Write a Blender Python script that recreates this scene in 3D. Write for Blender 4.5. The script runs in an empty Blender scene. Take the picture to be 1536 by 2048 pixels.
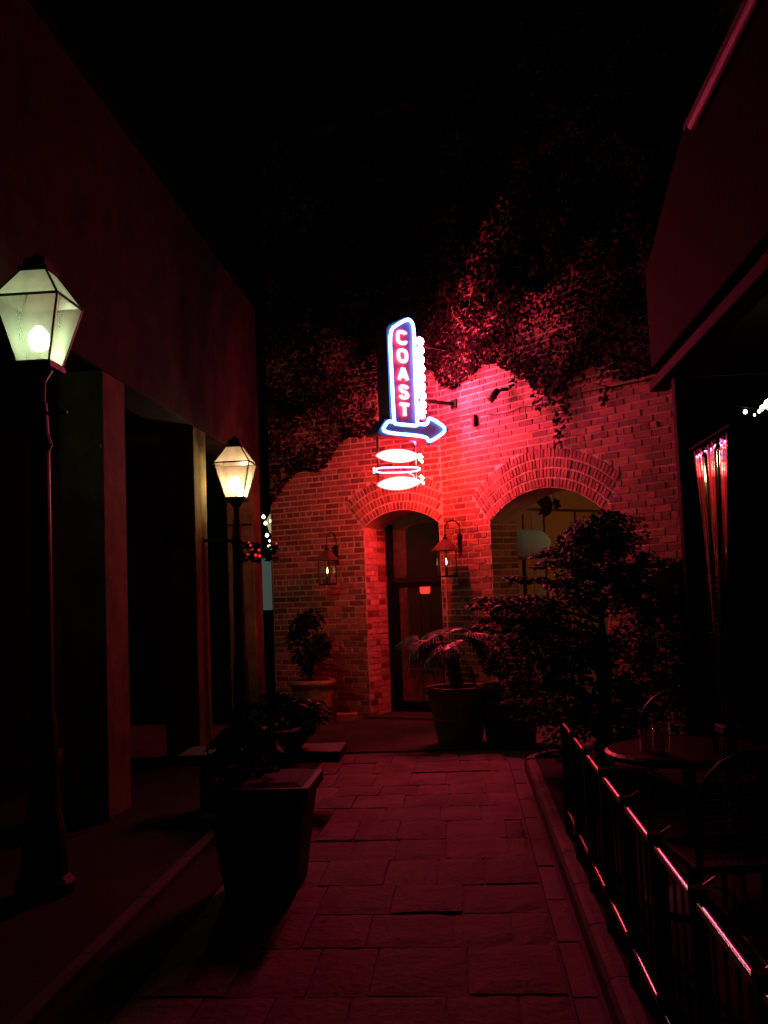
import bpy, bmesh, math, random
from math import sin, cos, pi, radians, sqrt, atan2, tan
from mathutils import Vector, Matrix, noise
random.seed(7)
SC = bpy.context.scene
COL = SC.collection

# ------------------------------------------------------------------ camera
cam_d = bpy.data.cameras.new("camera"); cam = bpy.data.objects.new("camera", cam_d); COL.objects.link(cam)
FPX, EYE = 1991.0, 1.56
dy = Vector(((925-768)/FPX, -(1180-1024)/FPX, -1)).normalized()
r_ = radians(2.2); up = Vector((-sin(r_), cos(r_), 0)); up.z = -(up.x*dy.x+up.y*dy.y)/dy.z; up.normalize()
dx = dy.cross(up)
M = Matrix((dx, dy, up)).to_4x4()           # rows = world axes in camera space -> camera-to-world rotation
M.translation = Vector((0, 0, EYE))
cam.matrix_world = M
cam_d.sensor_fit = 'VERTICAL'; cam_d.sensor_height = 36.0; cam_d.lens = 36.0*FPX/2048
cam_d.clip_end = 300; cam_d.clip_start = 0.05
SC.camera = cam
SC.render.resolution_x = 768; SC.render.resolution_y = 1024

# ------------------------------------------------------------------ night sky, exposure
W = bpy.data.worlds.new("World"); SC.world = W; W.use_nodes = True
bg = W.node_tree.nodes['Background']; bg.inputs[0].default_value = (0.6, 0.42, 0.45, 1); bg.inputs[1].default_value = 0.0002
SC.view_settings.view_transform = 'Standard'; SC.view_settings.look = 'None'
SC.view_settings.exposure = -0.3; SC.view_settings.gamma = 1.0; SC.view_settings.use_curve_mapping = False
cy = SC.cycles
cy.use_denoising = True; cy.sample_clamp_indirect = 3.0; cy.max_bounces = 7; cy.caustics_reflective = False
cy.caustics_refractive = False; cy.transparent_max_bounces = 24; cy.blur_glossy = 0.3
SC.render.use_persistent_data = False
NEON_RED, NEON_ORANGE, NEON_LOOP, NEON_BLUE = 25.0, 42.0, 960.0, 20.0           # strength of the tubes
# ------------------------------------------------------------------ materials
def newmat(name):
    m = bpy.data.materials.new(name); m.use_nodes = True
    nt = m.node_tree; return m, nt, nt.nodes, nt.links, nt.nodes['Principled BSDF']
def mat(name, col, rough=0.7, metal=0.0, var=0.0, scale=8.0, bump=0.0, bscale=40.0, col2=None, spec=0.5, island=0.0, obj_rand=0.0, coat=0.0):
    m, nt, N, L, b = newmat(name)
    b.inputs['Roughness'].default_value = rough; b.inputs['Metallic'].default_value = metal
    b.inputs['Specular IOR Level'].default_value = spec
    b.inputs['Coat Weight'].default_value = coat
    tc = N.new('ShaderNodeNewGeometry')
    if var or col2:
        n = N.new('ShaderNodeTexNoise'); n.inputs['Scale'].default_value = scale; n.inputs['Detail'].default_value = 6
        n.inputs['Roughness'].default_value = 0.65
        L.new(tc.outputs['Position'], n.inputs['Vector'])
        rp = N.new('ShaderNodeValToRGB'); c2 = col2 or tuple(c*(1-var) for c in col)
        rp.color_ramp.elements[0].position = 0.32; rp.color_ramp.elements[1].position = 0.68
        rp.color_ramp.elements[0].color = (*c2, 1); rp.color_ramp.elements[1].color = (*col, 1)
        L.new(n.outputs['Fac'], rp.inputs['Fac']); out = rp.outputs['Color']
        mr = N.new('ShaderNodeMapRange'); mr.inputs['To Min'].default_value = max(0, rough-.12); mr.inputs['To Max'].default_value = min(1, rough+.12)
        L.new(n.outputs['Fac'], mr.inputs['Value']); L.new(mr.outputs[0], b.inputs['Roughness'])
    else:
        rgb = N.new('ShaderNodeRGB'); rgb.outputs[0].default_value = (*col, 1); out = rgb.outputs[0]
    if island or obj_rand:
        ad = N.new('ShaderNodeMath'); ad.operation = 'ADD'
        L.new(tc.outputs['Random Per Island'], ad.inputs[0])
        oi = N.new('ShaderNodeObjectInfo'); L.new(oi.outputs['Random'], ad.inputs[1])
        fr = N.new('ShaderNodeMath'); fr.operation = 'FRACT'; L.new(ad.outputs[0], fr.inputs[0])
        mr2 = N.new('ShaderNodeMapRange'); k = max(island, obj_rand)
        mr2.inputs['To Min'].default_value = 1-k; mr2.inputs['To Max'].default_value = 1+k*.7
        L.new(fr.outputs[0], mr2.inputs['Value'])
        hs = N.new('ShaderNodeHueSaturation'); L.new(out, hs.inputs['Color']); L.new(mr2.outputs[0], hs.inputs['Value'])
        hm = N.new('ShaderNodeMapRange'); hm.inputs['To Min'].default_value = .485; hm.inputs['To Max'].default_value = .515
        f2 = N.new('ShaderNodeMath'); f2.operation = 'MULTIPLY'; f2.inputs[1].default_value = 7.31; L.new(fr.outputs[0], f2.inputs[0])
        f3 = N.new('ShaderNodeMath'); f3.operation = 'FRACT'; L.new(f2.outputs[0], f3.inputs[0])
        L.new(f3.outputs[0], hm.inputs['Value']); L.new(hm.outputs[0], hs.inputs['Hue']); out = hs.outputs['Color']
    L.new(out, b.inputs['Base Color'])
    if bump:
        n2 = N.new('ShaderNodeTexNoise'); n2.inputs['Scale'].default_value = bscale; n2.inputs['Detail'].default_value = 8
        L.new(tc.outputs['Position'], n2.inputs['Vector'])
        bp = N.new('ShaderNodeBump'); bp.inputs['Strength'].default_value = bump; bp.inputs['Distance'].default_value = 0.01
        L.new(n2.outputs['Fac'], bp.inputs['Height']); L.new(bp.outputs[0], b.inputs['Normal'])
    return m
def emit(name, col, st, base=(0, 0, 0)):
    m, nt, N, L, b = newmat(name)
    b.inputs['Base Color'].default_value = (*base, 1)
    b.inputs['Emission Color'].default_value = (*col, 1); b.inputs['Emission Strength'].default_value = st
    return m
def glass(name, tint=(1, 1, 1), milky=0.2, gloss=0.06, rough=0.05, mc=(.8, .8, .75)):
    m, nt, N, L, b = newmat(name); N.remove(b); o = N['Material Output']
    t = N.new('ShaderNodeBsdfTransparent'); t.inputs[0].default_value = (*tint, 1)
    tr = N.new('ShaderNodeBsdfTranslucent'); tr.inputs[0].default_value = (*mc, 1)
    df = N.new('ShaderNodeBsdfDiffuse'); df.inputs[0].default_value = (*mc, 1)
    a = N.new('ShaderNodeMixShader'); a.inputs[0].default_value = 0.35; L.new(tr.outputs[0], a.inputs[1]); L.new(df.outputs[0], a.inputs[2])
    g = N.new('ShaderNodeBsdfGlossy'); g.inputs['Roughness'].default_value = rough; g.inputs[0].default_value = (1, 1, 1, 1)
    nz = N.new('ShaderNodeTexNoise'); nz.inputs['Scale'].default_value = 9; nz.inputs['Detail'].default_value = 5
    ge = N.new('ShaderNodeNewGeometry'); mp = N.new('ShaderNodeVectorMath'); mp.operation = 'MULTIPLY'; mp.inputs[1].default_value = (1, 1, .25)
    L.new(ge.outputs['Position'], mp.inputs[0]); L.new(mp.outputs[0], nz.inputs['Vector'])
    mm = N.new('ShaderNodeMapRange'); mm.inputs['To Min'].default_value = milky*.45; mm.inputs['To Max'].default_value = min(1, milky*1.55)
    L.new(nz.outputs['Fac'], mm.inputs['Value'])
    x = N.new('ShaderNodeMixShader'); L.new(mm.outputs[0], x.inputs[0]); L.new(t.outputs[0], x.inputs[1]); L.new(a.outputs[0], x.inputs[2])
    y = N.new('ShaderNodeMixShader'); y.inputs[0].default_value = gloss; L.new(x.outputs[0], y.inputs[1]); L.new(g.outputs[0], y.inputs[2])
    L.new(y.outputs[0], o.inputs[0]); return m

M_ = dict(
 brick=mat('brick', (.31, .12, .07), .8, col2=(.17, .06, .045), scale=14, bump=.6, bscale=60, island=.55),
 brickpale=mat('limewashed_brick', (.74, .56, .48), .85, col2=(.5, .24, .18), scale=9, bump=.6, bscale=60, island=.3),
 mortar=mat('mortar', (.62, .52, .45), .95, var=.4, scale=5, bump=.8, bscale=50),
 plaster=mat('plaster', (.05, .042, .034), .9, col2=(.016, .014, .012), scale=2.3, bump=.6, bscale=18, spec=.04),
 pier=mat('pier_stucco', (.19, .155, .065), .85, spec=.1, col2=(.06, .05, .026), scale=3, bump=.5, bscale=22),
 dark=mat('dark_paint', (.007, .008, .007), .8, var=.4, spec=.03),
 iron=mat('black_iron', (.018, .018, .018), .45, var=.4, scale=20, spec=.15),
 rail=mat('rail_enamel', (.5, .42, .42), .21, metal=1.0),
 paver=mat('paver_stone', (.18, .13, .115), .8, col2=(.06, .042, .037), scale=2.6, bump=1, bscale=26, obj_rand=.22, spec=.14),
 sand=mat('joint_sand', (.10, .075, .065), .95, bump=.5),
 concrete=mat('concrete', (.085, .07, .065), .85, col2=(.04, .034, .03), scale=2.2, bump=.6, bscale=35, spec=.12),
 kerb=mat('kerb_stone', (.085, .07, .06), .75, spec=.2, col2=(.07, .055, .05), scale=6, bump=.7, bscale=30, obj_rand=.25),
 pot=mat('weathered_pot', (.2, .155, .11), .85, col2=(.11, .085, .06), scale=7, bump=.6, bscale=30),
 potpale=mat('clay_pot', (.5, .32, .25), .85, col2=(.2, .11, .08), scale=7, bump=.6, bscale=30),
 potdark=mat('dark_glazed_planter', (.026, .034, .022), .6, spec=.12, col2=(.02, .022, .018), scale=7, bump=.4, bscale=30),
 soil=mat('soil', (.03, .02, .015), .95, bump=1, bscale=60),
 leaf=mat('leaf', (.06, .09, .03), .4, col2=(.035, .055, .02), scale=12, island=.4, spec=.5),
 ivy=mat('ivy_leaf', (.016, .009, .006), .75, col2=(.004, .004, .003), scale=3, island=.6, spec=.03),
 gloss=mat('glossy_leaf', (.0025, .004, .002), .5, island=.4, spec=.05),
 palm=mat('palm_leaf', (.05, .07, .03), .42, col2=(.03, .045, .018), scale=10, island=.35),
 bark=mat('bark', (.07, .05, .035), .9, var=.5, scale=20, bump=1, bscale=50),
 cabinet=mat('sign_cabinet', (.07, .05, .07), .45, var=.3, scale=6),
 face=mat('sign_face', (.10, .05, .12), .5, var=.2, scale=6),
 tan=mat('tan_wall', (.42, .23, .09), .8, col2=(.34, .17, .07), scale=2.5, bump=.3),
 hall=mat('hall_plaster', (.26, .15, .09), .85, col2=(.15, .085, .05), scale=1.5, bump=.3),
 shaded_concrete=mat('shaded_paving', (.020, .017, .016), .95, col2=(.009, .008, .008), scale=2.2, bump=.6, bscale=35, spec=.1),  # darker copy of concrete; shade of side pavement and patio put into colour
 board=mat('pale_board', (.38, .28, .22), .7, var=.3),
 wood=mat('dark_wood', (.06, .035, .022), .55, var=.5, scale=12, bump=.3),
 copper=mat('copper_roof', (.2, .12, .09), .45, metal=.5, var=.4, scale=15),
 pale=mat('pale_canvas', (.4, .75, .95), .8, col2=(.26, .52, .6), scale=3),
 gutter=mat('gutter_metal', (.035, .03, .03), .6, spec=.15, metal=.1, var=.3, scale=10),
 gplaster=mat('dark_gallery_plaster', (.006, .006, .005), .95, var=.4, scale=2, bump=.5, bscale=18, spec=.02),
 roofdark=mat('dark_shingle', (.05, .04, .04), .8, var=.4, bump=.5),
 redpanel=mat('faded_red_panel', (.3, .13, .11), .7, var=.3),
 vinyl=mat('black_vinyl', (.28, .28, .3), .06, metal=1.0),
 stitch=mat('brass_stitching', (.5, .35, .15), .3, metal=.9),
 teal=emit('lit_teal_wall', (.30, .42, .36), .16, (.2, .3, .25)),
 warmbulb=emit('fairy_bulb', (1, .86, .55), 9),
 glassclear=glass('clear_pane', (.9, .92, .88), .05, .05),
 lampglass=glass('old_lamp_glass', (.9, 1, .88), .34, .05, mc=(.8, .9, .72)),
 lampglass2=glass('warm_lamp_glass', (1, .93, .85), .17, .05, mc=(.9, .72, .56)),
 lamproof=glass('milky_roof_glass', (.9, 1, .88), .9, .04, .2, mc=(.8, .88, .7)),
 lamproof2=glass('warm_milky_roof_glass', (.4, .36, .3), .55, .04, .2, mc=(.5, .4, .33)),
 doorglass=glass('door_glass', (.8, .78, .76), .02, .09, .04),
 mantle=emit('greenish_mantle', (.85, 1, .62), 28),
 mantle2=emit('warm_mantle', (1, .76, .42), 175),
 flame=emit('gas_flame', (1, .66, .34), 5),
 redlamp=emit('red_lamp_shade', (1, .035, .022), 4.2, (.4, .05, .03)),
 ceilsmall=emit('hall_globe', (1, .6, .3), 26),
 ceil=emit('ceiling_globe', (1, .56, .22), 46),
 red=emit('red_neon', (1, .06, .07), NEON_RED, (.1, .02, .02)),
 orange=emit('orange_red_neon', (1, .032, .030), NEON_ORANGE, (.1, .02, .02)),
 fin=emit('fin_neon', (1, .026, .018), 3500, (.1, .02, .02)), loop=emit('loop_neon', (1, .045, .11), NEON_LOOP, (.1, .02, .02)),
 redback=emit('dim_red_neon', (1, .03, .08), 13, (.1, .02, .02)), blueback=emit('dim_blue_neon', (.3, .2, 1.0), 5, (.02, .02, .1)),
 blue=emit('blue_neon', (.10, .30, 1.0), NEON_BLUE, (.02, .02, .1)),
 white=emit('violet_white_neon', (.75, .5, 1.0), 5.0, (.1, .1, .1)),
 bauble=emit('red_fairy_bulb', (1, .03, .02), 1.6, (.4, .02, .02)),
 tabletop=mat('dark_tabletop', (.004, .004, .004), .35, spec=.08),
 wicker=mat('dark_mesh_weave', (.006, .005, .005), .7, spec=.05, var=.4, scale=30),
)

# ------------------------------------------------------------------ object helpers
def tag(o, label=None, cat=None, group=None, kind=None):
    if label: o['label'] = label
    if cat: o['category'] = cat
    if group: o['group'] = group
    if kind: o['kind'] = kind
    return o
def thing(name, loc, label, cat, group=None):
    o = bpy.data.objects.new(name, None); COL.objects.link(o); o.location = loc; o.empty_display_size = .1
    return tag(o, label, cat, group)
def wloc(o):
    v = Vector((0, 0, 0))
    while o is not None: v += o.location; o = o.parent
    return v
class MB:
    """collects shapes in world coordinates, links them as one mesh object"""
    def __init__(s): s.v = []; s.f = []
    def add(s, vs, fs):
        n = len(s.v); s.v += [tuple(v) for v in vs]; s.f += [tuple(i+n for i in f) for f in fs]; return s
    def box(s, a, b, T=None):
        (x0, y0, z0), (x1, y1, z1) = a, b
        vs = [Vector(p) for p in ((x0,y0,z0),(x1,y0,z0),(x1,y1,z0),(x0,y1,z0),(x0,y0,z1),(x1,y0,z1),(x1,y1,z1),(x0,y1,z1))]
        if T: vs = [T(*v) for v in vs]
        return s.add(vs, [(0,3,2,1),(4,5,6,7),(0,1,5,4),(1,2,6,5),(2,3,7,6),(3,0,4,7)])
    def tube(s, pts, r, n=8, closed=False, caps=True):
        pts = [Vector(p) for p in pts]; m = len(pts)
        rs = r if isinstance(r, (list, tuple)) else [r]*m
        base = len(s.v); ref = None
        for i, p in enumerate(pts):
            if closed: t = (pts[(i+1) % m]-pts[i-1])
            else: t = pts[min(i+1, m-1)]-pts[max(i-1, 0)]
            t.normalize()
            if ref is None: ref = t.orthogonal().normalized()
            a = (ref-t*ref.dot(t))
            a = a.normalized() if a.length > 1e-6 else t.orthogonal().normalized()
            ref = a; b = t.cross(a)
            for k in range(n):
                w = 2*pi*k/n; s.v.append(tuple(p+(a*cos(w)+b*sin(w))*rs[i]))
        for i in range(m if closed else m-1):
            for k in range(n):
                a0 = base+i*n+k; a1 = base+i*n+(k+1) % n; j = (i+1) % m
                s.f.append((a0, a1, base+j*n+(k+1) % n, base+j*n+k))
        if caps and not closed:
            s.f.append(tuple(base+k for k in range(n-1, -1, -1))); s.f.append(tuple(base+(m-1)*n+k for k in range(n)))
        return s
    def lathe(s, prof, c, n=24, ang=0):
        base = len(s.v); c = Vector(c)
        for r, z in prof:
            for k in range(n): w = ang+2*pi*k/n; s.v.append((c.x+r*cos(w), c.y+r*sin(w), c.z+z))
        for i in range(len(prof)-1):
            for k in range(n):
                s.f.append((base+i*n+k, base+i*n+(k+1) % n, base+(i+1)*n+(k+1) % n, base+(i+1)*n+k))
        s.f.append(tuple(base+k for k in range(n-1, -1, -1))); s.f.append(tuple(base+(len(prof)-1)*n+k for k in range(n)))
        return s
    def poly(s, pts, d):                        # prism: outline pts extruded by vector d
        n = len(pts); d = Vector(d); pts = [Vector(p) for p in pts]
        return s.add(pts+[p+d for p in pts], [tuple(range(n)), tuple(range(2*n-1, n-1, -1))]+[(i, i+n, (i+1) % n+n, (i+1) % n) for i in range(n)])
    def build(s, name, m, parent=None, smooth=False, bevel=0, loc=None, fix=True):
        me = bpy.data.meshes.new(name); o = bpy.data.objects.new(name, me)
        off = wloc(parent) if parent else Vector((0, 0, 0))
        loc = Vector(loc) if loc is not None else off
        me.from_pydata([tuple(Vector(v)-loc) for v in s.v], [], s.f)
        if fix:
            bm = bmesh.new(); bm.from_mesh(me); bmesh.ops.recalc_face_normals(bm, faces=bm.faces); bm.to_mesh(me); bm.free()
        me.materials.append(M_[m]); o.location = loc-off
        if smooth: me.shade_smooth()
        if bevel:
            md = o.modifiers.new('bevel', 'BEVEL'); md.width = bevel; md.segments = 2; md.limit_method = 'ANGLE'
        COL.objects.link(o)
        if parent: o.parent = parent
        return o
def share(me, name, parent, loc, rot=None, mtx=None):
    o = bpy.data.objects.new(name, me); COL.objects.link(o); o.parent = parent
    if mtx is not None:
        mm = mtx.copy(); mm.translation = mtx.translation-wloc(parent); o.matrix_basis = mm
    else:
        o.location = Vector(loc)-wloc(parent)
        if rot: o.rotation_euler = rot
    return o
def meshof(mb, name, m):
    me = bpy.data.meshes.new(name); me.from_pydata(mb.v, [], mb.f)
    bm = bmesh.new(); bm.from_mesh(me); bmesh.ops.recalc_face_normals(bm, faces=bm.faces); bm.to_mesh(me); bm.free()
    me.materials.append(M_[m]); return me
def rnd(a, b): return random.uniform(a, b)

# ------------------------------------------------------------------ wall frames of the brick building
P0 = Vector((-1.214, 12.588, 0))
AA, AB = radians(65.5), radians(41.3)
dA = Vector((sin(AA), -cos(AA), 0)); nA = Vector((cos(AA), sin(AA), 0))
dB = Vector((sin(AB), -cos(AB), 0)); nB = Vector((cos(AB), sin(AB), 0))
BEND = 1.12
Q0 = P0+dA*BEND
def FA(u, d, z): return P0+dA*u-nA*d+Vector((0, 0, z))       # d = distance out of the wall
def FB(u, d, z): return Q0+dB*u-nB*d+Vector((0, 0, z))

# ================================================================== GROUND
g = MB(); g.add([(-60, -30, -.017), (60, -30, -.017), (60, 90, -.017), (-60, 90, -.017)], [(0, 1, 2, 3)])
tag(g.build('ground', 'sand'), kind='structure')
g = MB(); g.box((-8, -4, -.045), (-1.40, 9.98, 0)); tag(g.build('side_pavement', 'shaded_concrete'), kind='structure')
g = MB(); g.box((-8, 9.984, -.045), (-1.404, 22, 0)); g.box((-1.40, 9.98, -.045), (8, 22, 0)); g.box((-1.4, -4, -.045), (.5, 2.0, 0))
tag(g.build('pavement', 'concrete'), kind='structure')
walk = bpy.data.objects.new('walkway', None); COL.objects.link(walk); walk.location = (-.5, 6, 0); tag(walk, kind='structure')
pv = []
for k in range(8):
    b = MB(); L_, W_ = .60, .36
    nx, ny = 4, 5; vs = []
    for j in range(ny+1):
        for i in range(nx+1):
            e = (i in (0, nx)) or (j in (0, ny))
            x = -W_/2+W_*i/nx+(rnd(-.004, .004) if e else 0); y = -L_/2+L_*j/ny+(rnd(-.004, .004) if e else 0)
            z = -.006-rnd(0, .006) if e else rnd(-.0025, .0025)
            vs.append((x, y, z))
    n = len(vs); ring = [i for i in range(nx+1)]+[(nx+1)*j+nx for j in range(1, ny+1)]+[(nx+1)*ny+i for i in range(nx-1, -1, -1)]+[(nx+1)*j for j in range(ny-1, 0, -1)]
    fs = [(j*(nx+1)+i, j*(nx+1)+i+1, (j+1)*(nx+1)+i+1, (j+1)*(nx+1)+i) for j in range(ny) for i in range(nx)]
    vs += [(vs[i][0], vs[i][1], -.05) for i in ring]
    fs += [(ring[i], ring[(i+1) % len(ring)], n+(i+1) % len(ring), n+i) for i in range(len(ring))]
    b.v, b.f = vs, fs; pv.append(meshof(b, 'paver', 'paver'))
y = 2.1; row = 0
while y < 9.9:
    L_ = rnd(.40, .56)
    L_ = min(L_, 9.93-y)
    if L_ < .2: break
    x = -1.36+(0 if row % 2 else -.0); first = rnd(.16, .36)
    edges = [x]; x += first
    while x < .30: edges.append(x); x += rnd(.24, .40)
    if .34-edges[-1] < .12: edges.pop()
    edges.append(.34)
    for a, b_ in zip(edges, edges[1:]):
        cx, cyy = (a+b_)/2, y+L_/2
        if cyy > 9.55 and (cx > .05 or cx < -1.15): 
            pass
        o = share(random.choice(pv), 'paver', walk, (cx, cyy, rnd(-.004, .004)), (rnd(-.008, .008), rnd(-.01, .01), 0))
        o.scale = ((b_-a-.010)/.36, (L_-.010)/.60, 1)
    y += L_; row += 1
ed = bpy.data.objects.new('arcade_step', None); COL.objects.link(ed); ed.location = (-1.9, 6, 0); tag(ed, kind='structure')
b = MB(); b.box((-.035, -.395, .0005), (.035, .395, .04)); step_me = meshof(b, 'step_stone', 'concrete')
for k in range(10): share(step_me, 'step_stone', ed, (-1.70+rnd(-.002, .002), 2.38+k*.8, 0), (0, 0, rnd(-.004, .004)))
# narrow edging slabs on the right of the walkway and the kerb that holds up the patio
b = MB(); b.box((-.045, -.29, -.045), (.045, .29, .006)); edge_me = meshof(b, 'edging_slab', 'kerb')
for k in range(12): share(edge_me, 'edging_slab', walk, (.395, 2.45+k*.6, rnd(-.002, .003)), (0, 0, rnd(-.006, .006)))
kr = bpy.data.objects.new('kerb', None); COL.objects.link(kr); kr.location = (.5, 6, 0); tag(kr, kind='structure')
b = MB()
prof = [(-.04, -.045), (-.04, .07), (-.025, .092), (0, .1), (.045, .1), (.045, -.045)]
n = len(prof); b.v = [(x, -.295, z) for x, z in prof]+[(x, .295, z) for x, z in prof]
b.f = [tuple(range(n)), tuple(range(2*n-1, n-1, -1))]+[(i, i+n, (i+1) % n+n, (i+1) % n) for i in range(n)]
kerb_me = meshof(b, 'kerb_stone', 'kerb')
for k in range(11): share(kerb_me, 'kerb_stone', kr, (.51, 2.4+k*.6, 0), (0, 0, rnd(-.004, .004)))
# the kerb turns the corner at its far end
for k in range(5):
    w = (k+.5)/5*pi/2; c = Vector((1.0, 8.75, 0)); R = .49
    o = share(kerb_me, 'kerb_stone', kr, (c.x-R*cos(w), c.y+R*sin(w), 0), (0, 0, -w)); o.scale = (1, .26, 1)
g = MB(); g.box((.556, -4, -.045), (7.5, 8.76, .092)); g.box((1.0, 8.76, -.045), (7.5, 9.19, .092))
tag(g.build('patio_floor', 'shaded_concrete'), kind='structure')

# ================================================================== BRICK BUILDING
bb = thing('brick_building', (P0.x+1, P0.y, 0), 'old brick restaurant wall with two arched openings, lit red by the neon sign', 'building')
TOPZ = 7.8
archA = dict(uc=.528, c=.528, s=.19, spring=2.395)
archB = dict(uc=1.66, c=.835, s=.30, spring=2.33)
for a in (archA, archB):
    a['R'] = (a['c']**2+a['s']**2)/(2*a['s']); a['zc'] = a['spring']+a['s']-a['R']; a['th'] = math.asin(a['c']/a['R']); a['Ro'] = a['R']+.435
def wall_poly(F, u0, u1, a, thick):
    pts = [(u0, 0), (a['uc']-a['c'], 0)]
    for k in range(17):
        w = -a['th']+2*a['th']*k/16; pts.append((a['uc']+a['R']*sin(w), a['zc']+a['R']*cos(w)))
    pts += [(a['uc']+a['c'], 0), (u1, 0), (u1, TOPZ), (u0, TOPZ)]
    P = [F(u, 0, z) for u, z in pts]; d = F(0, -thick, 0)-F(0, 0, 0)
    return MB().poly(P, d)
wall_poly(FA, -1.44, BEND, archA, .6).build('mortar_wall', 'mortar', bb)
wall_poly(FB, 0, 6.5, archB, .42).build('mortar_wall', 'mortar', bb)
def blocked(a, u, z):
    if z < a['spring']+.001 and abs(u-a['uc']) < a['c']: return True
    du, dz = u-a['uc'], z-a['zc']; R = sqrt(du*du+dz*dz)
    if dz > 0 and R < a['R'] and abs(du) < a['c']: return True
    return dz > 0 and R < a['Ro'] and abs(atan2(du, dz)) < a['th']+.012
CH = .0742; JT = .0145
def course_bricks(a, u0, u1, zmax):
    out = []; r = 0; z = 0
    while z < zmax:
        header = (r % 6 == 5)
        L0 = .103 if header else .212; u = u0-(0 if r % 2 == 0 else L0/2)-rnd(0, .01)
        while u < u1:
            ln = L0+rnd(-.006, .006); s, e = max(u, u0), min(u+ln, u1); zc = z+CH/2
            # clip against the arch
            N_ = 14; ok = [not blocked(a, s+(e-s)*(i+.5)/N_, zc) for i in range(N_)]
            best = (0, 0); i = 0
            while i < N_:
                if ok[i]:
                    j = i
                    while j < N_ and ok[j]: j += 1
                    if j-i > best[1]-best[0]: best = (i, j)
                    i = j
                else: i += 1
            if best[1] > best[0]:
                s2, e2 = s+(e-s)*best[0]/N_, s+(e-s)*best[1]/N_
                if e2-s2 > .035: out.append((s2, e2, z))
            u += ln
        z += CH; r += 1
    return out
bvar = []
for k in range(10):
    vs = []
    for (x, z) in ((-1, -1), (1, -1), (1, 1), (-1, 1)):
        vs.append((x*.5, .02, z*.5))
    for (x, z) in ((-1, -1), (1, -1), (1, 1), (-1, 1)):
        vs.append((x*(.5-.012)+rnd(-.008, .008), rnd(-.002, .002), z*(.5-.04)+rnd(-.03, .03)))
    b = MB(); b.v = vs; b.f = [(4, 5, 6, 7), (0, 1, 5, 4), (1, 2, 6, 5), (2, 3, 7, 6), (3, 0, 4, 7)]
    bvar.append(meshof(b, 'brick', 'brick'))
def proj(p):
    q = M.inverted() @ Vector(p); return 768+FPX*q.x/-q.z, 1024-FPX*q.y/-q.z, -q.z
allb = []
for F, a, u0, u1, ang in ((FA, archA, -1.43, BEND-.003, atan2(dA.y, dA.x)), (FB, archB, .003, 4.6, atan2(dB.y, dB.x))):
    for s, e, z in course_bricks(a, u0, u1, 6.2):
        c = F((s+e)/2, 0, z+CH/2); px, py, dz = proj(c)
        vis = (545 < px < 1352 and py > 700 and not (px > 960 and py > 1015)) and z < 3.85
        allb.append((dz if vis else dz+50, F, ang, s, e, z, c))
allb.sort(key=lambda t: t[0])
rest = MB()
for i, (_, F, ang, s, e, z, c) in enumerate(allb):
    out = .006+rnd(-.003, .005)
    if i < 300:
        p = F((s+e)/2, out, z+CH/2)
        o = share(random.choice(bvar), 'brick', bb, p, (0, rnd(-.008, .008), ang)); o.scale = (e-s-JT, 1, CH-JT)
    else:
        j = lambda: rnd(-.0025, .0025)
        a_, b_, z0, z1 = s+JT/2, e-JT/2, z+JT/2, z+CH-JT/2
        q = [F(a_, -.01, z0), F(b_, -.01, z0), F(b_, -.01, z1), F(a_, -.01, z1),
             F(a_+.002+j(), out, z0+.002+j()), F(b_-.002+j(), out, z0+.002+j()), F(b_-.002+j(), out, z1-.002+j()), F(a_+.002+j(), out, z1-.002+j())]
        rest.add(q, [(4, 5, 6, 7), (0, 1, 5, 4), (1, 2, 6, 5), (2, 3, 7, 6), (3, 0, 4, 7)])
tag(rest.build('brick_courses', 'brick', bb), kind='stuff')
# arch bricks, four rings over each opening
def arch_bricks(F, d_, n_, a, umin, umax):
    for ring in range(4):
        R0 = a['R']+.005+ring*.108; Rm = R0+.049; cnt = int(2*a['th']*Rm/.052); off = .5 if ring % 2 else 0
        for k in range(cnt+1):
            w = -a['th']+2*a['th']*(k+off*.0+.5)/(cnt+1)
            u, z = a['uc']+Rm*sin(w), a['zc']+Rm*cos(w)
            if not (umin+.03 < u < umax-.03): continue
            p = F(u, .006+rnd(-.003, .005), z)
            X = d_*cos(w)+Vector((0, 0, -sin(w))); Z = d_*sin(w)+Vector((0, 0, cos(w)))
            sx, sz = 2*a['th']*Rm/(cnt+1)-.013, .094
            mm = Matrix(((X.x*sx, n_.x, Z.x*sz, p.x), (X.y*sx, n_.y, Z.y*sz, p.y), (X.z*sx, n_.z, Z.z*sz, p.z), (0, 0, 0, 1)))
            share(random.choice(bvar), 'arch_brick', bb, None, mtx=mm)
arch_bricks(FA, dA, nA, archA, -1.4, BEND)
arch_bricks(FB, dB, nB, archB, 0, 6)
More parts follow.
